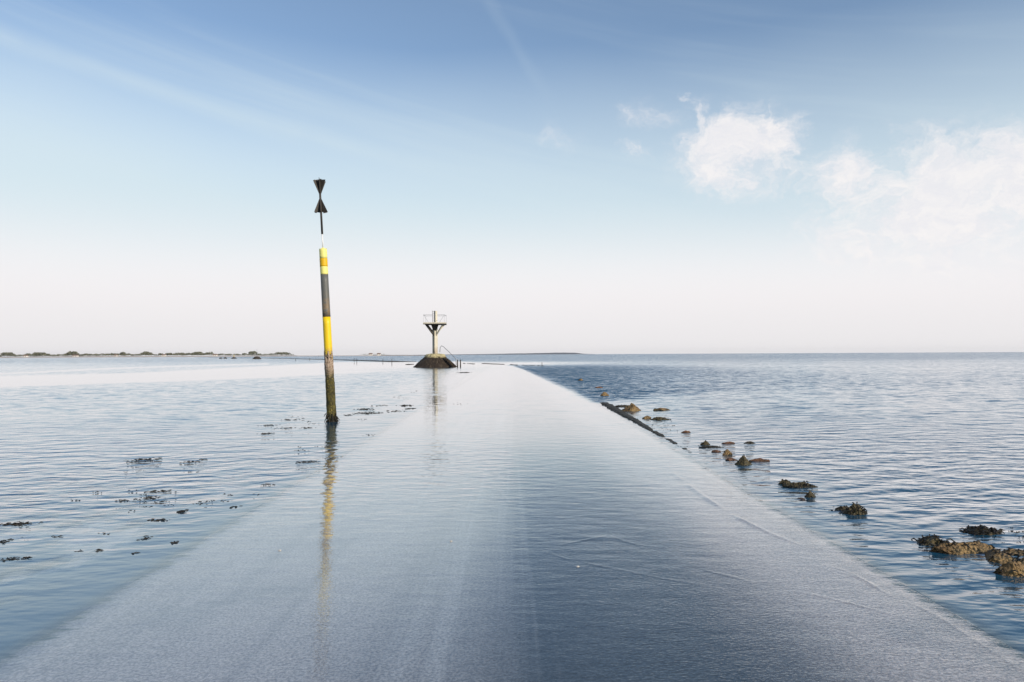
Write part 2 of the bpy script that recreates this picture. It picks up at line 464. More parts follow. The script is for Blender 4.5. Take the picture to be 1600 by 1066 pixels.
# feather the boundaries of calm and ruffled water
fea = t.noise(t.comb(X * 0.25, Y * 0.6, 0.0), 0.5, 4, 0.6)
gust = t.noise(t.comb(X * 0.5, Y * 0.9, 4.0), 0.09, 3, 0.6)
ru = ru * (0.45 + fea * 0.70 + (gust - 0.35) * 0.9)
wx = X * 0.93 + Y * 0.10; wy = Y * 0.97 - X * 0.22
warp = t.noise(t.comb(X, Y, 0.0), 0.35, 2, 0.5)
c1 = t.comb(wx * 0.62, wy + warp * 1.2, 0.0)
n1 = t.noise(c1, 3.0, 2.0, 0.45)
n2 = t.noise(t.comb(wx * 0.5 + 7.0, wy + (X * 0.25), 3.0), 6.5, 2.0, 0.5)
n3 = t.noise(t.comb(X * 0.8, Y * 1.2, 9.0), 24.0, 2.0, 0.5)
shal = dp.step(0.05, 0.02)
hgt = (n1 - 0.5) * 0.100 * (1.0 - shal * 0.65) + (n2 - 0.5) * 0.048 * (1.0 + shal * 0.9) + n3 * 0.0040
# distant water: facet slopes given directly so that they do not average away
far = Y.step(10.0, 24.0)
bmp = t.node('ShaderNodeBump'); bmp.inputs['Distance'].default_value = 1.0
n4 = t.noise(t.comb(X * 0.8 + Y * 0.3, Y * 1.3 - X * 0.3, 2.0), 34.0, 2.0, 0.6)
t.set(bmp.inputs['Height'], hgt * ru * (1.0 - far * 0.85) + (n4 - 0.5) * (shal * (X.step(-0.5, 1.2) * 0.0030 + 0.0009) * Y.step(13.0, 5.0))); bmp.inputs['Strength'].default_value = 1.0
fc = t.comb(X * 0.35, Y * 0.8, 0.0)
nc = t.node('ShaderNodeTexNoise'); t.set(nc.inputs['Vector'], fc); nc.inputs['Scale'].default_value = 2.6; nc.inputs['Detail'].default_value = 4; nc.inputs['Roughness'].default_value = 0.7
cx_, cy_, cz_ = t.xyz(nc.outputs['Color'])
amp = ru * far * 1.15
pert = t.comb((cx_ - 0.5) * amp * 0.6, (cy_ - 0.5).ab() * amp * -1.25 - ru * 0.012 - ru * (1.0 - far) * 0.02 - shal * (X + (fea - 0.5) * 0.5).step(-0.6, 0.5) * ((X + (gust - 0.5) * 3.0).step(3.1, 1.2) * 0.8 + 0.2) * Y.step(17.0, 5.5) * 0.052, 0.0)
addn = t.node('ShaderNodeVectorMath', operation='ADD'); t.link(bmp.outputs[0], addn.inputs[0]); t.link(pert, addn.inputs[1])
nn = t.node('ShaderNodeVectorMath', operation='NORMALIZE'); t.link(addn.outputs[0], nn.inputs[0])
NRM = nn.outputs[0]
dot = t.node('ShaderNodeVectorMath', operation='DOT_PRODUCT'); t.link(NRM, dot.inputs[0]); t.link(g.outputs['Incoming'], dot.inputs[1])
fres = ((1.0 - N(t.nt, dot.outputs['Value']).ab().mn(1.0)).pw(3.5) * 1.04 + 0.02).mn(1.0)      # same from above and below, so the sun reaches the road
gl = t.node('ShaderNodeBsdfGlossy'); gl.inputs['Roughness'].default_value = 0.02; gl.inputs['Color'].default_value = (1, 1, 1, 1); t.link(NRM, gl.inputs['Normal'])
tr = t.node('ShaderNodeBsdfTransparent')
clear = (dp * -6.5)._m('EXPONENT')
t.set(tr.inputs['Color'], t.comb((dp * -1.3)._m('EXPONENT') , (dp * -0.5)._m('EXPONENT'), (dp * -0.45)._m('EXPONENT')))
df = t.node('ShaderNodeBsdfDiffuse'); df.inputs['Color'].default_value = (0.012, 0.080, 0.145, 1); 
body = t.node('ShaderNodeMixShader'); t.set(body.inputs[0], clear); t.link(df.outputs[0], body.inputs[1]); t.link(tr.outputs[0], body.inputs[2])
ms = t.node('ShaderNodeMixShader'); t.set(ms.inputs[0], fres); t.link(body.outputs[0], ms.inputs[1]); t.link(gl.outputs[0], ms.inputs[2])
om = t.node('ShaderNodeOutputMaterial'); t.link(ms.outputs[0], om.inputs[0])
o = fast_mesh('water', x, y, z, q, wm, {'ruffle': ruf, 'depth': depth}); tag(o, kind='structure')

# ------------------------------------------------------------------ materials of things
def m_flat(name, c, rough=0.7, var=0.25, scale=6.0, metal=0.0, bump=None):
    def f(t, P):
        n = t.noise(P, scale, 5, 0.6)
        return t.mix(n, tuple(v * (1 - var) for v in c) + (1,), tuple(min(1, v * (1 + var)) for v in c) + (1,)), n
    return pbr(name, f, rough, bump or 0.004, metal=metal)
def f_rock(base, light, growth):
    def f(t, P):
        n = t.noise(P, 3.5, 6, 0.65); n2 = t.noise(P, 14, 5, 0.65); x, y, z = t.xyz(P)
        v = t.vor(P, 38.0)
        c = t.mix(n.step(0.3, 0.7), base + (1,), light + (1,))
        c = t.mix(n2.step(0.5, 0.62) * growth, c, (0.016, 0.018, 0.008, 1))
        c = t.mix(v.step(0.20, 0.10) * n.step(0.42, 0.6) * 0.75, c, (0.42, 0.36, 0.25, 1))
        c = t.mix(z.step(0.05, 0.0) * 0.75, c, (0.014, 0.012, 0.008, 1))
        return c, n2 + v * 0.4
    return f
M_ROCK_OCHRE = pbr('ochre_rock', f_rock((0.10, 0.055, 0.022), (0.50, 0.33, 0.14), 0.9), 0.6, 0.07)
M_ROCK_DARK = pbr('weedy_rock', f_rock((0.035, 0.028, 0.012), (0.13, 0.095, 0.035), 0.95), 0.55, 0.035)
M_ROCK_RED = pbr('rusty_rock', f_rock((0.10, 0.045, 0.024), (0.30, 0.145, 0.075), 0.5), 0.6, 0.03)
M_WEED = pbr('bladder_wrack', lambda t, P: t.mix(t.noise(P, 14, 3), (0.006, 0.005, 0.003, 1), (0.026, 0.018, 0.008, 1)), 0.45)
M_SHELL = m_flat('shell_white', (0.58, 0.55, 0.50), 0.4, 0.06, 30)

# ------------------------------------------------------------------ the leaning cardinal mark
PD = 18.3
base = at(518.8, 659.0); PD = base.y
def pz(px, py): p = at_d(px, py, PD); return p
topc = at_d(504.6, 388, PD)
axis = (topc - base).normalized()
def along(py):     # point of the pile's axis seen at pixel row py
    lo, hi = 0.0, 9.0
    for _ in range(40):
        mid = (lo + hi) / 2; p = base + axis * mid
        d = CAM_M.inverted() @ p; yy = 533 - FPX * (d.y / -d.z)
        if yy > py: lo = mid
        else: hi = mid
    return lo
def rot_axis():
    return axis.to_track_quat('Z', 'Y')
MARK = empty('channel_mark', base, label='tall leaning yellow and grey pile with hourglass topmark standing left of the road', cat='beacon')
MARK.rotation_euler = rot_axis().to_euler()
def tube_local(name, l0, l1, r0, r1, mat, seg=40, rows=6, jag=0.0, bumpy=0.0, parent=MARK, smooth=True, lo=0.0):
    vs, fs = [], []
    for i in range(rows + 1):
        f = i / rows
        for k in range(seg):
            a = 2 * math.pi * k / seg
            r = r0 + (r1 - r0) * f
            if bumpy:
                r += bumpy * (noise.noise(Vector((math.cos(a) * 2.2, math.sin(a) * 2.2, (l0 + (l1 - l0) * f) * 5))) * 0.9 + noise.noise(Vector((math.cos(a) * 7, math.sin(a) * 7, (l0 + (l1 - l0) * f) * 17))) * 0.8)
            zz = l0 + (l1 - l0) * f
            if jag and i == rows: zz += jag * noise.noise(Vector((k * 1.37, 0.3, 2.0)))
            if lo and i == 0: zz += lo * noise.noise(Vector((k * 0.9, 4.3, 2.0)))
            vs.append((r * math.cos(a), r * math.sin(a), zz))
    for i in range(rows):
        for k in range(seg):
            k2 = (k + 1) % seg; fs.append((i * seg + k, i * seg + k2, (i + 1) * seg + k2, (i + 1) * seg + k))
    fs.append(tuple(range(seg))[::-1]); fs.append(tuple(rows * seg + k for k in range(seg)))
    return mesh_obj(name, vs, fs, mat, parent, smooth)
L = {k: along(v) for k, v in dict(t0=389, t1=404.5, t2=416.8, t3=429.3, t4=495.5, t5=554).items()}
RT, RB = 0.094, 0.104
def rr(l): return RB + (RT - RB) * l / L['t0']
def f_paint(c, rust, worn=0.0):
    def f(t, P):
        x, y, z = t.xyz(P)
        n = t.noise(P, 7, 6, 0.65); n2 = t.noise(t.comb(x, y, z * 0.15), 22, 4, 0.6); n3 = t.noise(P, 40, 3, 0.6)
        cc = t.mix(n2, tuple(v * 0.82 for v in c) + (1,), tuple(min(1, v * 1.12) for v in c) + (1,))
        cc = t.mix(n.step(0.62, 0.70) * worn, cc, (0.30, 0.22, 0.16, 1))
        if rust:
            z0, z1 = rust
            k = (z + (n3 - 0.5) * 0.25).step(z1, z0) * (n + (n3 - 0.5) * 0.6).step(0.42, 0.56)
            cc = t.mix(k * 0.85, cc, t.mix(n3, (0.16, 0.075, 0.03, 1), (0.36, 0.25, 0.13, 1)))
        return cc, n3
    return f
M_PALEY = pbr('pale_yellow_paint', f_paint((0.88, 0.80, 0.24), None, 0.35), 0.5, 0.001)
M_AMBER = pbr('amber_paint', f_paint((0.80, 0.46, 0.005), None, 0.15), 0.5, 0.001)
M_YEL = pbr('yellow_paint', f_paint((0.86, 0.58, 0.008), (L['t5'] - .05, L['t5'] + .35), 0.45), 0.45, 0.001)
M_GREY = pbr('grey_black_paint', f_paint((0.125, 0.125, 0.115), (L['t4'], L['t4'] + 0.75), 0.25), 0.5, 0.002)
tube_local('upper_pale_band', L['t1'] + .001, L['t0'], rr(L['t1']), rr(L['t0']), M_PALEY, jag=0.05, rows=4)
tube_local('amber_band', L['t2'] + .001, L['t1'], rr(L['t2']) + .002, rr(L['t1']) + .002, M_AMBER)
tube_local('lower_pale_band', L['t3'] + .001, L['t2'], rr(L['t3']), rr(L['t2']), M_PALEY)
tube_local('grey_band', L['t4'] + .001, L['t3'], rr(L['t4']), rr(L['t3']), M_GREY)
tube_local('yellow_band', L['t5'] - .12, L['t4'], rr(L['t5']), rr(L['t4']), M_YEL)
def f_growth(t, P):
    x, y, z = t.xyz(P)
    n = t.noise(P, 9, 6, 0.65); n2 = t.noise(P, 34, 4, 0.6); v = t.vor(t.comb(x, y, z * 0.8), 30.0); n4 = t.noise(P, 3.0, 3)
    low = t.mix(n.step(0.35, 0.65), (0.030, 0.026, 0.008, 1), (0.11, 0.09, 0.018, 1))
    low = t.mix(v.step(0.30, 0.12) * n4.step(0.4, 0.6), low, (0.55, 0.42, 0.10, 1))
    upp = t.mix(n2.step(0.35, 0.65), (0.20, 0.13, 0.085, 1), (0.52, 0.40, 0.30, 1))
    up = (z + (n - 0.5) * 0.5).step(L['t5'] * 0.60, L['t5'] * 0.86)
    c = t.mix(up, low, upp)
    c = t.mix((z + (n - 0.5) * 0.1).step(0.16, 0.03), c, (0.012, 0.012, 0.006, 1))
    return c, n2 + v * 0.6
M_GROWTH = pbr('barnacle_growth', f_growth, 0.7, 0.02)
tube_local('barnacle_crust', -0.6, L['t5'], 0.122, 0.104, M_GROWTH, seg=64, rows=90, bumpy=0.014, jag=0.28)
mb = MB()
for k in range(70):
    a = random.uniform(0, 6.283); l = random.uniform(0.0, 0.30) ** 1.2; r0 = 0.118
    p = Vector((r0 * math.cos(a), r0 * math.sin(a), l)); dn = Vector((math.cos(a) * random.uniform(.02, .09), math.sin(a) * random.uniform(.02, .09), -random.uniform(.04, .11)))
    mb.tube([p, p + dn * 0.5 + Vector((0, 0, .01)), p + dn], [.008, .012, .004], 5)
mb.build('seaweed_skirt', M_WEED, MARK)
# topmark: rod and two crossed-plate cones, point to point
M_IRON = m_flat('rusty_black_iron', (0.045, 0.038, 0.032), 0.6, 0.5, 9)
M_WHITE = m_flat('white_enamel', (0.80, 0.79, 0.78), 0.4, 0.04)
l_rod0, l_rod1 = L['t0'], along(366)
l_c0, l_mid, l_c1 = along(332.3), along(307), along(281)
MB().tube([(0, 0, l_rod0 - .02), (0, 0, l_rod1)], .016, 12).build('lower_rod', M_WHITE, MARK, True)
MB().tube([(0, 0, l_rod1), (0, 0, l_c1 - .03)], .026, 12).build('upper_rod', M_IRON, MARK, True)
tilt = Matrix.Identity(3)
def vane_cone(name, l_apex, l_base, rad):
    mb = MB(); up = 1 if l_base > l_apex else -1
    for j, a in enumerate((R(12), R(72), R(132))):
        u = Vector((math.cos(a), math.sin(a), 0)); nrm = Vector((-math.sin(a), math.cos(a), 0)) * 0.006
        for s in (-1, 1):
            # ribbed half plate: three slats with narrow gaps like the weathered boards of the mark
            for (f0, f1) in ((0.0, 0.34), (0.36, 0.67), (0.69, 1.0)):
                jl = random.uniform(-.012, .02)
                A = Vector((0, 0, l_apex)) + u * s * rad * 0.05
                p0 = Vector((0, 0, l_base + up * jl)) + u * s * rad * max(f0, 0.08); p1 = Vector((0, 0, l_base + up * jl - up * .03 * f1 * j * .4)) + u * s * rad * f1
                q0 = Vector((0, 0, l_apex + up * 0.02)) + u * s * rad * f0 * 0.10; q1 = Vector((0, 0, l_apex + up * 0.02)) + u * s * rad * (f1 * 0.10 + .02)
                vs = [p0 - nrm, p1 - nrm, q1 - nrm, q0 - nrm, p0 + nrm, p1 + nrm, q1 + nrm, q0 + nrm]
                mb.add(vs, [(0, 1, 2, 3), (7, 6, 5, 4), (0, 4, 5, 1), (1, 5, 6, 2), (2, 6, 7, 3), (3, 7, 4, 0)])
    return mb.build(name, M_IRON, MARK)
vane_cone('upper_cone', l_mid + .03, l_c1, 0.172)
vane_cone('lower_cone', l_mid - .03, l_c0, 0.185)

# ------------------------------------------------------------------ the refuge beacon
RD = 100.0
rc = at_d(680, 560, RD); RX = rc.x
def rz(py, px=680): return at_d(px, py, RD).z
def rx(px): return at_d(px, 550, RD).x - RX
REF = empty('refuge_beacon', (RX, RD, 0), label='pale concrete refuge tower with railed platform standing on a dark stone mound', cat='refuge tower')
def f_mound(t, P):
    x, y, z = t.xyz(P)
    v = t.vor(P, 2.6); n = t.noise(P, 2.2, 5, 0.6); n2 = t.noise(P, 9, 4, 0.7)
    c = t.mix(n, (0.012, 0.008, 0.005, 1), (0.046, 0.028, 0.016, 1))
    c = t.mix(n2.step(0.60, 0.68) * n.step(0.4, 0.55), c, (0.50, 0.42, 0.30, 1))
    topf = (z + (n - 0.5) * 0.8).step(1.20, 1.55)
    c = t.mix(topf, c, t.mix(n2, (0.34, 0.27, 0.10, 1), (0.62, 0.55, 0.36, 1)))
    return c, n2 + v * 0.5
M_MOUND = pbr('weedy_masonry', f_mound, 0.8, 0.10)
def lathe_rough(prof, seg, amp, seed=0.0, sq=1.0):
    vs, fs = [], []
    for i, (r, zz) in enumerate(prof):
        for k in range(seg):
            a = 2 * math.pi * k / seg
            rr_ = r + amp * (noise.noise(Vector((math.cos(a) * 3, math.sin(a) * 3, zz * 2 + seed))) + 0.6 * noise.noise(Vector((math.cos(a) * 9, math.sin(a) * 9, zz * 5 + seed))))
            vs.append((rr_ * math.cos(a), rr_ * math.sin(a), zz + (amp * .5 * noise.noise(Vector((math.cos(a) * 4 * r, math.sin(a) * 4 * r, seed))) if i else 0)))
    n = len(prof)
    for i in range(n - 1):
        for k in range(seg):
            k2 = (k + 1) % seg; fs.append((i * seg + k, i * seg + k2, (i + 1) * seg + k2, (i + 1) * seg + k))
    fs.append(tuple((n - 1) * seg + k for k in range(seg)))
    return vs, fs
ZT = rz(553.0)
prof = [(3.15, -.4), (3.0, 0.0), (2.72, .25), (2.35, .6), (1.95, .95), (1.6, 1.22), (1.42, 1.42), (1.30, 1.58), (1.12, ZT - .06), (.7, ZT), (.1, ZT + .03)]
vs, fs = lathe_rough(prof, 72, 0.12, 1.0)
mesh_obj('stone_mound', vs, fs, M_MOUND, REF)
def f_conc(t, P):
    x, y, z = t.xyz(P)
    n = t.noise(P, 3, 5, 0.6); s = t.noise(t.comb(x * 6, y * 6, z * 0.7), 1.0, 4, 0.6)
    c = t.mix(n, (0.55, 0.49, 0.38, 1), (0.74, 0.69, 0.57, 1))
    c = t.mix(s.step(0.55, 0.75) * 0.6, c, (0.16, 0.12, 0.08, 1))
    c = t.mix((z + (n - .5)).step(2.9, 1.9) * 0.5, c, (0.20, 0.12, 0.07, 1))
    return c, n
M_CONC = pbr('weathered_concrete', f_conc, 0.8, 0.02)
M_DARKW = m_flat('tarred_timber_brace_shade', (0.045, 0.036, 0.028), 0.7, 0.4, 4)
M_RAIL = m_flat('galvanised_rail', (0.28, 0.28, 0.28), 0.4, 0.2, 4, 0.6)
ZP = rz(505.5)
mb = MB(); rot = Matrix.Rotation(R(38), 3, 'Z')
mb.box((0.0, 0, (ZT - .1 + ZP - .14) / 2), (.50, .50, ZP - .14 - ZT + .1), rot)
mb.build('column', M_CONC, REF)
mb = MB(); mb.box((0, 0, ZP), (3.05, 3.05, .16), Matrix.Rotation(R(4), 3, 'Z')); mb.build('platform', M_CONC, REF)
mb = MB()
for s in (-1, 1):
    mb.box((s * 1.1, 0, ZP - .13), (.16, 2.9, .10)); 
mb.box((0, -1.50, ZP - .13), (2.9, .14, .1)); mb.box((0, 1.30, ZP - .13), (2.9, .14, .1))
mb.build('platform_beam', M_DARKW, REF)
ZS = rz(523)
for (sx, sy) in ((-1, -1), (1, -1), (-1, 1), (1, 1)):
    MB().bar((sx * .16, sy * .16, ZS - (.1 if sy < 0 else -.15)), (sx * 1.18, sy * 1.05, ZP - .12), .15, .15).build('brace', M_CONC if (sx > 0) else M_DARKW, REF)  # left braces dark, right ones pale: side shade put into the material
mb = MB()
# hopper shaped trapdoor box under the deck
vs = [(-.50, -.55, ZP - .19), (.42, -.55, ZP - .19), (.42, .5, ZP - .19), (-.50, .5, ZP - .19), (-.24, -.34, ZP - .95), (.20, -.34, ZP - .95), (.20, .3, ZP - .95), (-.24, .3, ZP - .95)]
mb.add(vs, [(3, 2, 1, 0), (4, 5, 6, 7), (0, 1, 5, 4), (1, 2, 6, 5), (2, 3, 7, 6), (3, 0, 4, 7)])
mb.build('hatch_box', M_DARKW, REF)
ZTOP = rz(486); ZR = rz(493)
MB().box((.10, 0, (ZP + ZTOP) / 2 + .05), (.30, .30, ZTOP - ZP - .1), rot).build('mast', M_CONC, REF)
mb = MB()
for s in (-.11, .11): mb.bar((-.20 + s, -.30, ZT + .1), (-.20 + s, -.30, ZTOP + .03), .045)
zz = ZT + .35
while zz < ZTOP - .05:
    mb.bar((-.31, -.30, zz), (-.09, -.30, zz), .035); zz += .28
mb.build('ladder', M_DARKW, REF)
mb = MB()
c4 = [(-1.42, -1.42), (1.42, -1.42), (1.42, 1.42), (-1.42, 1.42)]
for i in range(4):
    a, b = c4[i], c4[(i + 1) % 4]
    gapd = i == 0
    A = Vector((a[0], a[1], ZR)); B = Vector((b[0], b[1], ZR))
    if gapd:
        mb.bar(A, A.lerp(B, .42), .045); mb.bar(A.lerp(B, .66), B, .045)
    else: mb.bar(A, B, .035)
    mb.bar((a[0], a[1], ZP + .08), (a[0], a[1], ZR), .018)
for s in (-1, 1):
    mb.bar((s * 1.35, -1.42, ZR - .05), (s * .75, -1.42, ZP + .1), .03)
mb.build('railing', M_RAIL, REF)
mb = MB()
hp = [at_d(687.2, 550.5, RD - 1.3), at_d(687.8, 543, RD - 1.3), at_d(690, 540.4, RD - 1.35), at_d(693, 542, RD - 1.5), at_d(703, 551.5, RD - 2), at_d(712.5, 560.8, RD - 2.5), at_d(712.8, 571, RD - 2.5)]
off = Vector((RX, RD, 0))
mb.tube([p - off for p in hp], .038, 6); mb.build('stair_handrail', M_RAIL, REF, True)
mb = MB()
for k in range(8):
    f = k / 7; p = at_d(696, 556, RD - 1.6).lerp(at_d(713, 572, RD - 2.6), f) - off
    mb.box((p.x, p.y + .15, p.z - .30), (.30, .55, .26))
mb.build('stair', M_MOUND, REF)
for i, (px, y0) in enumerate(((715, 562.5), (719.5, 562.5))):
    b = at(px, 573.2)
    g_ = empty('mooring_post', (b.x, b.y, 0), label=('short dark post nearest the foot of the refuge tower stairs', 'short dark post standing outermost at the foot of the refuge tower stairs')[i], cat='post', group='short posts by the refuge stairs')
    MB().tube([(0, 0, -.4), (0, 0, (573.2 - y0) / FPX * b.y)], [.09, .075], 8).build('shaft', M_DARKW, g_, True)
    MB().tube([(0, 0, (573.2 - y0) / FPX * b.y), (0, 0, (573.2 - y0) / FPX * b.y + .05)], [.10, .085], 8).build('cap', M_RAIL, g_, True)

# ------------------------------------------------------------------ rocks
def rock_mesh(w_, d_, h_, seed, rug=0.30, peak=0.0, peakx=0.0, sub=5):
    bm = bmesh.new(); bmesh.ops.create_icosphere(bm, subdivisions=sub, radius=1.0)
    o3 = Vector((seed * 3.17, seed * 1.3, seed * 7.7))
    for v in bm.verts:
        p = v.co.copy()
        n_ = noise.fractal(p * 1.1 + o3, 0.9, 2.0, 5) * rug * 1.15
        rid = abs(noise.noise(p * 2.2 + o3)) * rug * .9
        fine = noise.noise(p * 6 + o3) * .10 - abs(noise.noise(p * 13 + o3)) * .11
        # facet: cut by a few random planes for a broken look
        k = 1 + n_ - rid + fine
        p *= k
        for j in range(9):
            nn_ = Vector((math.sin(seed * 9 + j * 2.3), math.cos(seed * 5 + j * 3.1), .25 + .7 * math.sin(seed * 3 + j * 1.7))).normalized()
            e = p.dot(nn_) - (.60 + .12 * math.sin(seed + j * 4.1))
            if e > 0: p -= nn_ * e * .92
        r = math.hypot(p.x - peakx, p.y)
        zc = p.z
        if peak and zc > 0: zc *= max(0.15, 0.98 - peak * r * .8)
        v.co = Vector((p.x * w_ / 2, p.y * d_ / 2, zc * h_ + (fine * h_ * .6)))
    me = bpy.data.meshes.new('rock'); bm.to_mesh(me); bm.free()
    me.shade_smooth()
    return me
def fronds(mb, n, sx, sy, h0, ln=(.04, .10), rad=.006, zf=None, shape='ellipse'):
    for k in range(n):
        a = random.uniform(0, 6.283); r = math.sqrt(random.random())
        x_, y_ = r * math.cos(a) * sx, r * math.sin(a) * sy
        z_ = (zf(x_, y_) if zf else 0) + random.uniform(-.3, 1) * h0
        d = random.uniform(0, 6.283); l = random.uniform(*ln); up = random.uniform(-.25, .5)
        p = Vector((x_, y_, z_)); dv = Vector((math.cos(d) * l, math.sin(d) * l, up * l))
        m2 = p + dv * .5 + Vector((0, 0, abs(l) * .18)); e = p + dv; e.z = max(e.z, p.z - .02)
        mb.tube([p, m2, e], [rad, rad * 1.6, rad * .5], 4)
def rock(px, py, wpx, hpx, mat, label, seed, rug=.3, peak=0.0, peakx=0.0, dratio=.8, weed=0, name='rock', rot=0.0, vis=1.0):
    p = at(px, py)                           # foot of the rock on the water
    s = p.y / FPX; w_ = wpx * s * 1.33; hpx = hpx * 1.3
    top_h = hpx * s
    dep_ = w_ * dratio
    # part of what shows is the top surface seen from above; keep the near foot at py
    slope = CAM_H / p.y
    h_ = max(top_h - 0.45 * dep_ * slope, .02) * 0.72
    sink = h_ * .25
    me = rock_mesh(w_, dep_, h_ + sink, seed, rug, peak, peakx)
    me.name = name; me.materials.append(mat)
    o = bpy.data.objects.new(name, me); C.objects.link(o)
    o.location = (p.x, p.y + dep_ * .42, -sink * .8); o.rotation_euler.z = R(rot)
    tag(o, label=label, cat='rock', group='rocks along the right side of the road')
    if weed:
        mbw = MB(); vv = [v.co for v in me.vertices if v.co.z > sink * .5]
        for k in range(weed if mat is not M_ROCK_OCHRE else weed * 2 // 3):
            b = random.choice(vv); d = random.uniform(0, 6.283); l = random.uniform(.02, .07) * (0.6 + w_)
            e = Vector((b.x + math.cos(d) * l, b.y + math.sin(d) * l, b.z + random.uniform(-.5, .25) * l))
            rad_ = .003 + .0028 * w_
            mbw.tube([b, (b + e) / 2 + Vector((0, 0, l * .25)), e], [rad_, rad_ * 1.7, rad_ * .5], 4)
        mbw.build('weed_tuft', M_WEED, o)
    return o
OC, DK, RD_ = M_ROCK_OCHRE, M_ROCK_DARK, M_ROCK_RED
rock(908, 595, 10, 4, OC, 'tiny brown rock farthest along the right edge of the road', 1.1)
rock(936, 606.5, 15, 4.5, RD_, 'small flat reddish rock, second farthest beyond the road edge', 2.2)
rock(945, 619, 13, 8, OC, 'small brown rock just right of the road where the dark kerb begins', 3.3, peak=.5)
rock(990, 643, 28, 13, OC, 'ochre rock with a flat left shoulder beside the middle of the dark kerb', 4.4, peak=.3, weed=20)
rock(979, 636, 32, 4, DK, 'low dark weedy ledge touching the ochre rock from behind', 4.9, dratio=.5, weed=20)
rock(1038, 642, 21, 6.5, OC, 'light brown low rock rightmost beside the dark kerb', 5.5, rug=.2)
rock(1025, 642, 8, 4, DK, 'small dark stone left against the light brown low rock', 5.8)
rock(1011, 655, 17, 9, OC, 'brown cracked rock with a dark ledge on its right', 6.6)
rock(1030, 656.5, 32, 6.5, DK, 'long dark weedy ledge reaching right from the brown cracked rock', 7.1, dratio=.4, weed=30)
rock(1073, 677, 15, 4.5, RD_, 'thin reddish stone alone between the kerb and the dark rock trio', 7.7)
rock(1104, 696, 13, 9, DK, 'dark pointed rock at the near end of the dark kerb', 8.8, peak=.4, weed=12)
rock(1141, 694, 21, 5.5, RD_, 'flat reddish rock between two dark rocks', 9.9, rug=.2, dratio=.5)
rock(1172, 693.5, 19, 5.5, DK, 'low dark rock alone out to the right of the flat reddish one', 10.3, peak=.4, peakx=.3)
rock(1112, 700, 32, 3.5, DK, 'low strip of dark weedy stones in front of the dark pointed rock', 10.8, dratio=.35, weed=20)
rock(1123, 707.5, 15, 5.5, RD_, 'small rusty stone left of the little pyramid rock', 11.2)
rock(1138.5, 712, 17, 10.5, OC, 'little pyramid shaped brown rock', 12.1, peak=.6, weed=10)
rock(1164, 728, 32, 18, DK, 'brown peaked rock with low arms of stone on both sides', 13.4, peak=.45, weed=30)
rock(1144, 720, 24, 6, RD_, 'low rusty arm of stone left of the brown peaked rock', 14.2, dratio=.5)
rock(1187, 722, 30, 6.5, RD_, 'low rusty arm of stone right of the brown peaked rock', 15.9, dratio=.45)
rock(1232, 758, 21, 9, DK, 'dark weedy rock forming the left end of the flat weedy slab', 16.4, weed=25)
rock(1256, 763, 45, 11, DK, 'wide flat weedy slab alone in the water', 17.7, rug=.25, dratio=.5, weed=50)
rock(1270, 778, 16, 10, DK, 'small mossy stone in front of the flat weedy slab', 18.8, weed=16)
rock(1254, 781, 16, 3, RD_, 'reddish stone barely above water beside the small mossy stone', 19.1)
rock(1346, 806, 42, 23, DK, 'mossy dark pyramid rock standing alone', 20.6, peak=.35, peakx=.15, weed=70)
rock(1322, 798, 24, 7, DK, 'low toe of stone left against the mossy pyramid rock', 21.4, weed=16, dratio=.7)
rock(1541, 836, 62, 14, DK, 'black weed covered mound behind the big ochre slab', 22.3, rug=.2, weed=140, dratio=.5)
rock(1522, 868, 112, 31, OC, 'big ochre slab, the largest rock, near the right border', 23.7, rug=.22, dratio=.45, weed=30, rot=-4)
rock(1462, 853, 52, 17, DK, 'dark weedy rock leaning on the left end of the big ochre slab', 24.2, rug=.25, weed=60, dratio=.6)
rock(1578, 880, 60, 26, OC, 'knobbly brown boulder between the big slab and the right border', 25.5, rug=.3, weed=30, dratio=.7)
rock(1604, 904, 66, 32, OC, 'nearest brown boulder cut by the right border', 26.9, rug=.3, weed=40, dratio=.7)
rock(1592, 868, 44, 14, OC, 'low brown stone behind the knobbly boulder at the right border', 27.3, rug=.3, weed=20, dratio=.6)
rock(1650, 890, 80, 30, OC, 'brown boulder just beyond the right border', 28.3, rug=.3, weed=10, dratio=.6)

# ------------------------------------------------------------------ exposed kerb along the right edge
def f_kerb(t, P):
    n = t.noise(P, 12, 5, 0.65)
    return t.mix(n, (0.010, 0.010, 0.006, 1), (0.060, 0.046, 0.022, 1)), n
M_KERB = pbr('weedy_kerb', f_kerb, 0.6, 0.03)
vs, fs = [], []
K = 140; y0, y1 = at(1083, 709).y, at(933, 629).y
for i in range(K + 1):
    f = i / K; yy = y0 + (y1 - y0) * f
    hgt_ = 0.068 * (math.sin(min(1, f * 1.15) * math.pi * .5) ** 1.3) * (1 if f < .93 else (1 - f) / .07)
    hgt_ += .030 * noise.noise(Vector((yy * 2.3, 0, 0))) + .02 * noise.noise(Vector((yy * 9, 4, 0))) - .006
    xo = HALF + .03 + .05 * noise.noise(Vector((yy * 1.6, 3, 0))) + .03 * noise.noise(Vector((yy * 7, 8, 0)))
    wd_ = .05 + .16 * f
    for (dx, dz) in ((0, -.12), (.0, hgt_ * .85), (.03, hgt_), (wd_, hgt_ * .9), (wd_ + .06, -.15)):
        vs.append((xo + dx + .012 * noise.noise(Vector((yy * 9, dx * 9, 0))), yy, dz))
for i in range(K):
    for k in range(4): fs.append((i * 5 + k, i * 5 + k + 1, (i + 1) * 5 + k + 1, (i + 1) * 5 + k))
fs.append((4, 3, 2, 1, 0)); fs.append(tuple(K * 5 + k for k in range(5)))
o = mesh_obj('kerb', vs, fs, M_KERB); tag(o, kind='structure')

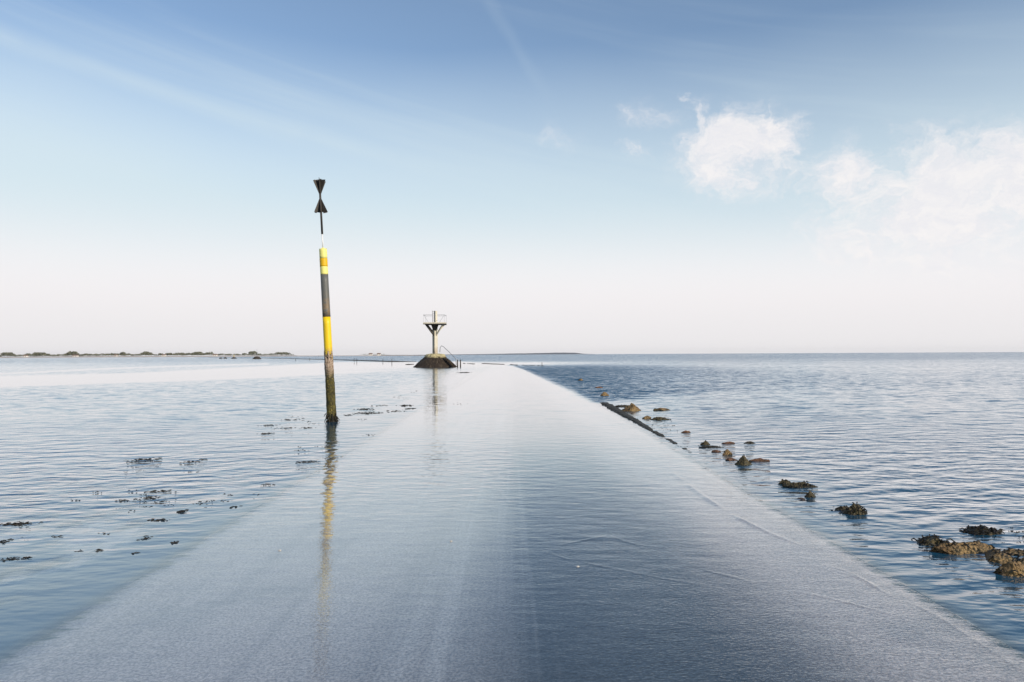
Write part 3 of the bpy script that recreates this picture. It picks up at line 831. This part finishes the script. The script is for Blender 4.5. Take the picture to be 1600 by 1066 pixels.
# ------------------------------------------------------------------ seaweed
def clump(px, py, wpx, hpx, label, n=60, bits=0):
    p = at(px, py); s = p.y / FPX
    w_ = wpx * s / 2; d_ = max(hpx * s * p.y / CAM_H / 2 * .8, .03)
    mb = MB(); k = 0.5 + p.y / 22
    last = None
    for j in range(n):
        # strung out in short drifts
        a = random.gauss(0, .5); b = random.gauss(0, .5) * .8
        x_, y_ = a * w_, b * d_ + a * w_ * .15
        d = random.uniform(-.6, .6) + (math.pi if random.random() < .5 else 0); l = random.uniform(.02, .07) * k
        z_ = random.uniform(-.005, .006) * k
        P0 = Vector((x_, y_, z_))
        if last is not None: mb.tube([last - Vector((0, 0, .012)), P0 - Vector((0, 0, .012))], .0015 * k, 3)
        last = P0
        P2 = P0 + Vector((math.cos(d) * l, math.sin(d) * l, random.uniform(-.3, .1) * l))
        mb.tube([P0, (P0 + P2) / 2 + Vector((0, 0, l * .12)), P2], [.0025 * k, .0048 * k, .002 * k], 4)
    o = mb.build('seaweed_clump', M_WEED, None, False, (p.x, p.y, 0))
    tag(o, label=label, cat='seaweed', group='seaweed floating left of the road')
W = [
    (225, 719, 44, 9, 'ragged seaweed clump alone in open water, widest on the left water', 90),
    (300, 722, 22, 5, 'short seaweed strand to the right of the wide ragged clump', 30),
    (318, 718, 10, 3, 'tiny seaweed scrap right of the short strand', 10),
    (482, 722, 34, 5, 'seaweed strand just left of the pile reflection', 50),
    (24, 819, 44, 7, 'dense seaweed clump touching the left border', 110),
    (8, 846, 20, 14, 'curled seaweed at the left border below the dense clump', 26),
    (14, 874, 36, 10, 'seaweed at the left border, lowest of the three there', 46),
    (44, 872, 18, 6, 'thin seaweed strand right of the lowest border clump', 20),
    (189, 783, 12, 5, 'small seaweed knot on the far side of the scattered drift', 24),
    (284, 799, 12, 8, 'compact seaweed knot nearest the road among the drift', 40),
    (246, 813, 30, 6, 'seaweed strand slanting below the scattered drift', 44),
    (245, 768, 54, 7, 'long thin seaweed drift above the scattered bits', 44),
    (235, 779, 26, 8, 'loose seaweed patch in the middle of the scattered drift', 36),
    (228, 841, 8, 7, 'forked seaweed piece sticking up from blue water', 14),
    (272, 848, 8, 6, 'round dark seaweed knob with pale back near the road', 20),
    (160, 860, 16, 4, 'three little seaweed dots in a row on blue water', 9),
    (208, 865, 6, 4, 'single seaweed dot right of the three in a row', 6),
    (88, 839, 8, 3, 'lone seaweed speck between border clumps and road', 6),
    (415, 678, 18, 3.5, 'dark seaweed dash farthest left near the pile', 40),
    (420, 665, 16, 3, 'dark seaweed dash above the farthest left one', 34),
    (452, 656, 24, 4, 'seaweed dash left of the pile foot, second row', 34),
    (451, 669, 12, 3, 'small dense seaweed dash between the left dashes and the pile', 24),
    (480, 669, 14, 3, 'seaweed dash just left of the pile foot', 24),
    (575, 646, 40, 5, 'thick dark seaweed mat nearest right of the pile', 110),
    (545, 649, 14, 3, 'dark seaweed dash between the pile and the thick mat', 26),
    (567, 640, 22, 4, 'dark seaweed mat behind the thick mat', 60),
    (634, 634, 24, 4, 'dark seaweed mat farthest right of the pile', 60),
    (640, 639, 20, 3.5, 'dark seaweed strip just in front of the farthest right mat', 46),
    (614, 643, 26, 5, 'loose seaweed patch between the two dark mats', 40),
    (596, 634, 22, 4, 'faint seaweed patch above the gap between the mats', 24),
    (727, 582.5, 20, 1.6, 'flat dark seaweed streak on the road before the refuge tower', 60),
    (386, 752, 0, 0, '', 0), (420, 757, 14, 5, 'faint seaweed specks closest to the road edge', 12),
    (366, 793, 14, 5, 'few seaweed specks left of the road edge, lower than the others', 12),
]
for (px, py, wp, hp_, lb, n_) in W:
    if n_: clump(px, py, wp, hp_, lb, n_)
# uncountable crumbs of weed drifting between the clumps
mb = MB()
def crumbs(n, cx, cy, sx, sy, slope=0.0):
    """short strings of weed bits, five to nine in each"""
    for c_ in range(max(1, n // 8)):
        qx = random.gauss(cx, sx); qy = random.gauss(cy, sy) + (qx - cx) * slope
        for k in range(random.randint(4, 9)):
            p = at(qx + random.gauss(0, 5.5), qy + random.gauss(0, .9)); k_ = 0.30 + p.y / 30; l = random.uniform(.015, .07) * k_; d = random.uniform(-.5, .5)
            p.z = -.002 * k_
            e = p + Vector((math.cos(d) * l, math.sin(d) * l, 0)); mm = (p + e) / 2 + Vector((0, 0, .006 * k_))
            mb.tube([p, mm, e], [.003 * k_, .006 * k_, .003 * k_], 4)
crumbs(120, 240, 780, 60, 9, -.06); crumbs(40, 380, 770, 40, 9, -.25); crumbs(60, 600, 642, 45, 5, -.12)
crumbs(60, 460, 664, 35, 8, -.1); crumbs(24, 455, 702, 25, 4, -.1); crumbs(20, 560, 680, 45, 6); crumbs(25, 640, 618, 20, 4, -.1)
crumbs(30, 120, 835, 70, 18); crumbs(60, 1030, 665, 18, 5, .45); crumbs(30, 1110, 700, 20, 4, .2); crumbs(30, 1320, 800, 25, 10, .3)
crumbs(50, 970, 640, 22, 4, .35); crumbs(60, 1590, 832, 20, 3)
for (a_, b_, n_) in (((632, 570), (644, 569.5), 26), ((752, 568.3), (785, 569.7), 60), ((796, 570), (806, 571), 20), ((722, 568), (740, 569), 12), ((812, 571), (850, 572), 10)):
    for k in range(n_):
        f = random.random(); p = at(a_[0] + (b_[0] - a_[0]) * f, a_[1] + (b_[1] - a_[1]) * f + random.gauss(0, .12))
        mb.tube([p, p + Vector((.2, 0, .05)), p + Vector((.4, 0, 0))], [.02, .045, .02], 5)
o = mb.build('seaweed_crumbs', M_WEED); tag(o, kind='stuff', label='small crumbs of dark seaweed scattered on the water beside the road', cat='seaweed')

# ------------------------------------------------------------------ shells on the road
for (px, py, s_, lb) in ((705, 846, .012, 'white shell on the road left of its middle line'), (437, 860.5, .011, 'pale shell on the road left of the pile reflection'), (903, 886, .012, 'small white shell on the dark right lane')):
    p = at(px, py); bm = bmesh.new(); bmesh.ops.create_icosphere(bm, subdivisions=3, radius=1)
    for v in bm.verts:
        a = math.atan2(v.co.y, v.co.x); k = 1 + .06 * math.sin(a * 11)
        v.co = Vector((v.co.x * s_ * 1.25 * k, v.co.y * s_ * k * (1 - .25 * v.co.x), v.co.z * s_ * .45 * (1 - .4 * v.co.x)))
    me = bpy.data.meshes.new('shell'); bm.to_mesh(me); bm.free(); me.materials.append(M_SHELL); me.shade_smooth()
    o = bpy.data.objects.new('shell', me); C.objects.link(o); o.location = (p.x, p.y, .003); o.rotation_euler.z = px
    tag(o, label=lb, cat='shell', group='shells on the road')

# ------------------------------------------------------------------ far causeway, posts and mounds
vs, fs = [], []
ysl = list(np.geomspace(175, 640, 60))
for i, yy in enumerate(ysl):
    cx = float(path_x(yy)); zt = .10 + .10 * noise.noise(Vector((yy * .11, 0, 0)))
    for (dx, dz) in ((-4.2, -.5), (-3.2, zt), (3.2, zt * .8), (4.2, -.5)): vs.append((cx + dx, yy, dz))
for i in range(len(ysl) - 1):
    for k in range(3): fs.append((i * 4 + k, i * 4 + k + 1, (i + 1) * 4 + k + 1, (i + 1) * 4 + k))
fs += [(3, 2, 1, 0), tuple(len(vs) - 4 + k for k in range(4))]
o = mesh_obj('far_road', vs, fs, M_KERB); tag(o, kind='structure')
posts = [(462, 560.5, 564.2), (484, 560, 563.6), (553.5, 560.3, 565.2), (557.5, 560.6, 565.8), (598.3, 561.3, 565.8), (612.3, 561, 567.6), (846.8, 566.3, 572.2)]
plab = ['far road marker post nearest the left of the pile', 'far road marker post close left against the pile', 'left one of the close pair of far marker posts', 'right one of the close pair of far marker posts',
        'far marker post halfway between the post pair and the refuge mound', 'tallest far marker post, left of the refuge mound', 'lone stub post in the sea right of the refuge tower']
for (px, a_, b_), lb in zip(posts, plab):
    p = at(px, b_); h_ = (b_ - a_) / FPX * p.y; r_ = p.y * .75 / FPX * .5
    g_ = empty('marker_post', (p.x, p.y, 0), label=lb, cat='post', group='marker posts along the far road' if px < 800 else None)
    MB().tube([(0, 0, -.5), (0, 0, h_)], [r_ * 1.2, r_], 8).build('shaft', M_DARKW, g_, True)
    MB().tube([(0, 0, h_), (0, 0, h_ * 1.08)], [r_ * 1.4, r_ * .9], 8).build('cap', M_DARKW, g_, True)
mounds = [(401.5, 561.4, 14, 4.2, 'dark far refuge mound with a thin mast on it', True), (345, 560.6, 6, 2.0, 'small dark far islet, leftmost of the group', False), (352, 560.6, 6, 2.4, 'small dark far islet, second of the group', False), (365.5, 560.6, 9, 2.4, 'dark far islet with a stubby yellow mark', True)]
for i, (px, py, wp, hp_, lb, mast) in enumerate(mounds):
    p = at(px, py); s = p.y / FPX; g_ = empty('far_mound', (p.x, p.y, 0), label=lb, cat='mound', group='dark mounds far on the left')
    r_ = wp * s / 2; h_ = hp_ * s
    vs, fs = lathe_rough([(r_ * 1.1, -.5), (r_, 0), (r_ * .75, h_ * .5), (r_ * .5, h_ * .9), (r_ * .2, h_)], 24, r_ * .06, i)
    mesh_obj('stone_heap', vs, fs, M_DARKW, g_)
    if mast:
        hh = (12 if i == 0 else 3.2) * s; MB().tube([(0, 0, h_ * .9), (0, 0, h_ + hh)], .16 * s if i == 0 else .5 * s, 6).build('mast', M_RAIL if i == 0 else M_YEL, g_, True)

# ------------------------------------------------------------------ far shores
FD = 1500.0
def f_shore(a, b):
    return lambda t, P: t.mix(t.noise(P, .02, 4), a + (1,), b + (1,))
M_SAND = pbr('far_sand', f_shore((.42, .34, .30), (.60, .52, .46)), .9)
M_LAND = pbr('far_land', f_shore((.10, .105, .085), (.20, .17, .14)), .9)
M_FAR = pbr('far_headland', f_shore((.12, .13, .15), (.16, .16, .17)), .9)
def land_strip(name, pts, D, depth_, mat, step=6, jit=0.0):
    """low land whose crest follows the pixels given, at distance D, with real breadth behind"""
    xs = np.arange(pts[0][0], pts[-1][0] + .1, step); vs, fs = [], []
    ya = np.interp(xs, [p[0] for p in pts], [p[1] for p in pts])
    for i, (px, h) in enumerate(zip(xs, ya)):
        X_ = (px - 800) / FPX; hz = max(0, h) / FPX * D
        if jit: hz *= 1 + jit * noise.noise(Vector((px * .15, D * .001, 0)))
        vs += [(X_ * D, D, -1), (X_ * (D + depth_ * .12), D + depth_ * .12, hz * .8), (X_ * (D + depth_ * .4), D + depth_ * .4, hz * 1.0 + CAM_H * 0), (X_ * (D + depth_), D + depth_, -1)]
    for i in range(len(xs) - 1):
        for k in range(3): fs.append((i * 4 + k, i * 4 + 4 + k, i * 4 + 5 + k, i * 4 + 1 + k))
    o = mesh_obj(name, vs, fs, mat, smooth=False); tag(o, kind='structure'); return o
land_strip('far_beach', [(-400, .5), (-60, 1.2), (120, 1.5), (300, 1.4), (440, 1.2), (560, 1.0), (640, .7), (690, .1)], FD * .96, 90, M_SAND, 8, .3)
land_strip('far_shore', [(-420, 1.5), (0, 2.0), (140, 2.0), (300, 1.6), (455, 1.8), (470, .9), (555, .8), (605, 1.6), (660, .8), (700, .1)], FD, 700, M_LAND, 5, .3)
land_strip('headland', [(640, .2), (700, .8), (760, 1.2), (800, 1.8), (850, 2.6), (880, 3.0), (900, 2.6), (912, .8), (930, .1)], 6500, 1500, M_FAR, 6, .15)
# trees on the far shore: the ones that stand out are things, the rest is one wood
def crown(mb, c, w_, h_, n, seed):
    r = random.Random(seed)
    for k in range(n):
        a = r.uniform(0, 6.283); el_ = r.uniform(-.3, 1.2); rad = r.uniform(.35, 1) ** .6
        p = Vector((c[0] + math.cos(a) * math.cos(el_) * rad * w_ / 2, c[1] + math.sin(a) * math.cos(el_) * rad * w_ / 2, c[2] + h_ * .5 + math.sin(el_) * rad * h_ * .5))
        s = r.uniform(.10, .22) * h_
        nrm = Vector((r.uniform(-1, 1), r.uniform(-1, 1), r.uniform(-.2, 1))).normalized(); u = nrm.orthogonal().normalized(); v = nrm.cross(u)
        mb.add([p + u * s, p + v * s * .8, p - u * s, p - v * s * .8], [(0, 1, 2, 3)])
M_LEAF = pbr('far_foliage', lambda t, P: t.mix(t.noise(P, .12, 3), (0.10, 0.11, 0.075, 1), (0.20, 0.19, 0.135, 1)), .8)
M_TRUNK = m_flat('far_trunk', (.08, .06, .045), .8)
trees = [(113, 16, 7.5, 'broad dark tree rising above the far left wood'), (57, 12, 6.5, 'round tree left of the broad dark tree on the far shore'), (66, 13, 6.2, 'round tree close right of the other round one on the far shore'),
         (228, 12, 6.8, 'dark pointed tree in the middle of the far shore'), (309, 18, 6.0, 'dark flat topped tree clump near the far mounds'), (285, 8, 5.0, 'small tree left of the flat topped clump'),
         (395, 14, 6.4, 'dark tree left behind the far refuge mound'), (440, 26, 5.2, 'low wide tree ending the far shore on the right'), (12, 20, 6.6, 'big dark tree at the left end of the far shore'), (192, 8, 6.2, 'slim tree left of the dark pointed one')]
for i, (px, wp, hp_, lb) in enumerate(trees):
    D = FD + 60; s = D / FPX; x_ = (px - 800) * s
    g_ = empty('far_tree', (x_, D, 1.0), label=lb, cat='tree', group='trees standing out on the far shore')
    hp_ *= 1.3; mbt = MB(); crown(mbt, (0, 0, hp_ * s * .15), wp * s, hp_ * s * .75, 260, i); mbt.build('crown', M_LEAF, g_)
    MB().tube([(0, 0, -2), (0, 0, hp_ * s * .5)], [.5, .3], 6).build('trunk', M_TRUNK, g_)
mbt = MB(); px = -300.0; i = 100
while px < 455:
    D = FD + random.uniform(80, 300); s = D / FPX
    dens_ = 1.0 if px < 330 else .75
    hp_ = (5.2 + 2.0 * noise.noise(Vector((px * .05, 0, 0))) + random.uniform(-1.6, 1.6)) * dens_
    wp = random.uniform(4, 11)
    crown(mbt, ((px - 800) * s, D, 1.5), wp * s, hp_ * s * .85, 60, i); i += 1
    px += wp * random.uniform(.25, .5)
px = 566.0
while px < 602:
    D = FD + 200; s = D / FPX; crown(mbt, ((px - 800) * s, D, 1.5), 8 * s, 2.2 * s, 30, i); i += 1; px += 4
o = mbt.build('far_wood', M_LEAF); tag(o, kind='stuff', label='low hazy line of woods along the far left shore', cat='wood')
# houses glimpsed among the trees
M_WALL = m_flat('white_render', (.74, .71, .66), .8, .05, .3); M_ROOF = m_flat('clay_roof', (.22, .15, .12), .8, .2, .3); M_PANE = m_flat('dark_pane', (.05, .06, .07), .3, .1)
houses = [(40, 5, 'white house at the left end of the far beach'), (118, 7, 'long white house below the broad dark far tree'), (181, 4, 'small white house alone on the far beach'), (256, 5, 'white house left of the far mounds'),
          (336, 6, 'pale house behind the small far islets'), (579, 5, 'pale house among low trees between pile and refuge tower'), (592, 5, 'pale house right of the other one between pile and tower')]
for px, wp, lb in houses:
    D = FD - 30; s = D / FPX; x_ = (px - 800) * s; W_ = wp * s; H_ = 2.6
    g_ = empty('far_house', (x_, D, 1.0), label=lb, cat='house', group='houses on the far shore')
    MB().box((0, 0, H_ / 2 - .6), (W_, 7, H_ + 1.2)).build('wall', M_WALL, g_)
    mbr = MB(); hw = W_ / 2 + .3
    mbr.add([(-hw, -3.9, H_), (hw, -3.9, H_), (hw, 3.9, H_), (-hw, 3.9, H_), (-hw, 0, H_ + 2.2), (hw, 0, H_ + 2.2)], [(0, 1, 5, 4), (2, 3, 4, 5), (1, 2, 5), (3, 0, 4), (3, 2, 1, 0)])
    mbr.build('roof', M_ROOF, g_)
    for k in (-.28, .28): MB().box((k * W_, -3.53, 1.6), (1.1, .08, 1.2)).build('window', M_PANE, g_)

# ------------------------------------------------------------------ sea air
hm, t = material('sea_air')
pv = t.node('ShaderNodeVolumePrincipled'); pv.inputs['Color'].default_value = (0.93, 0.93, 0.95, 1); pv.inputs['Density'].default_value = 2.5e-5; pv.inputs['Anisotropy'].default_value = 0.2
om = t.node('ShaderNodeOutputMaterial'); t.link(pv.outputs[0], om.inputs['Volume'])
HX = 9000.0
mb = MB(); mb.box((0, 0, 24), (2 * HX, 2 * HX, 54)); o = mb.build('haze', hm); tag(o, kind='stuff')
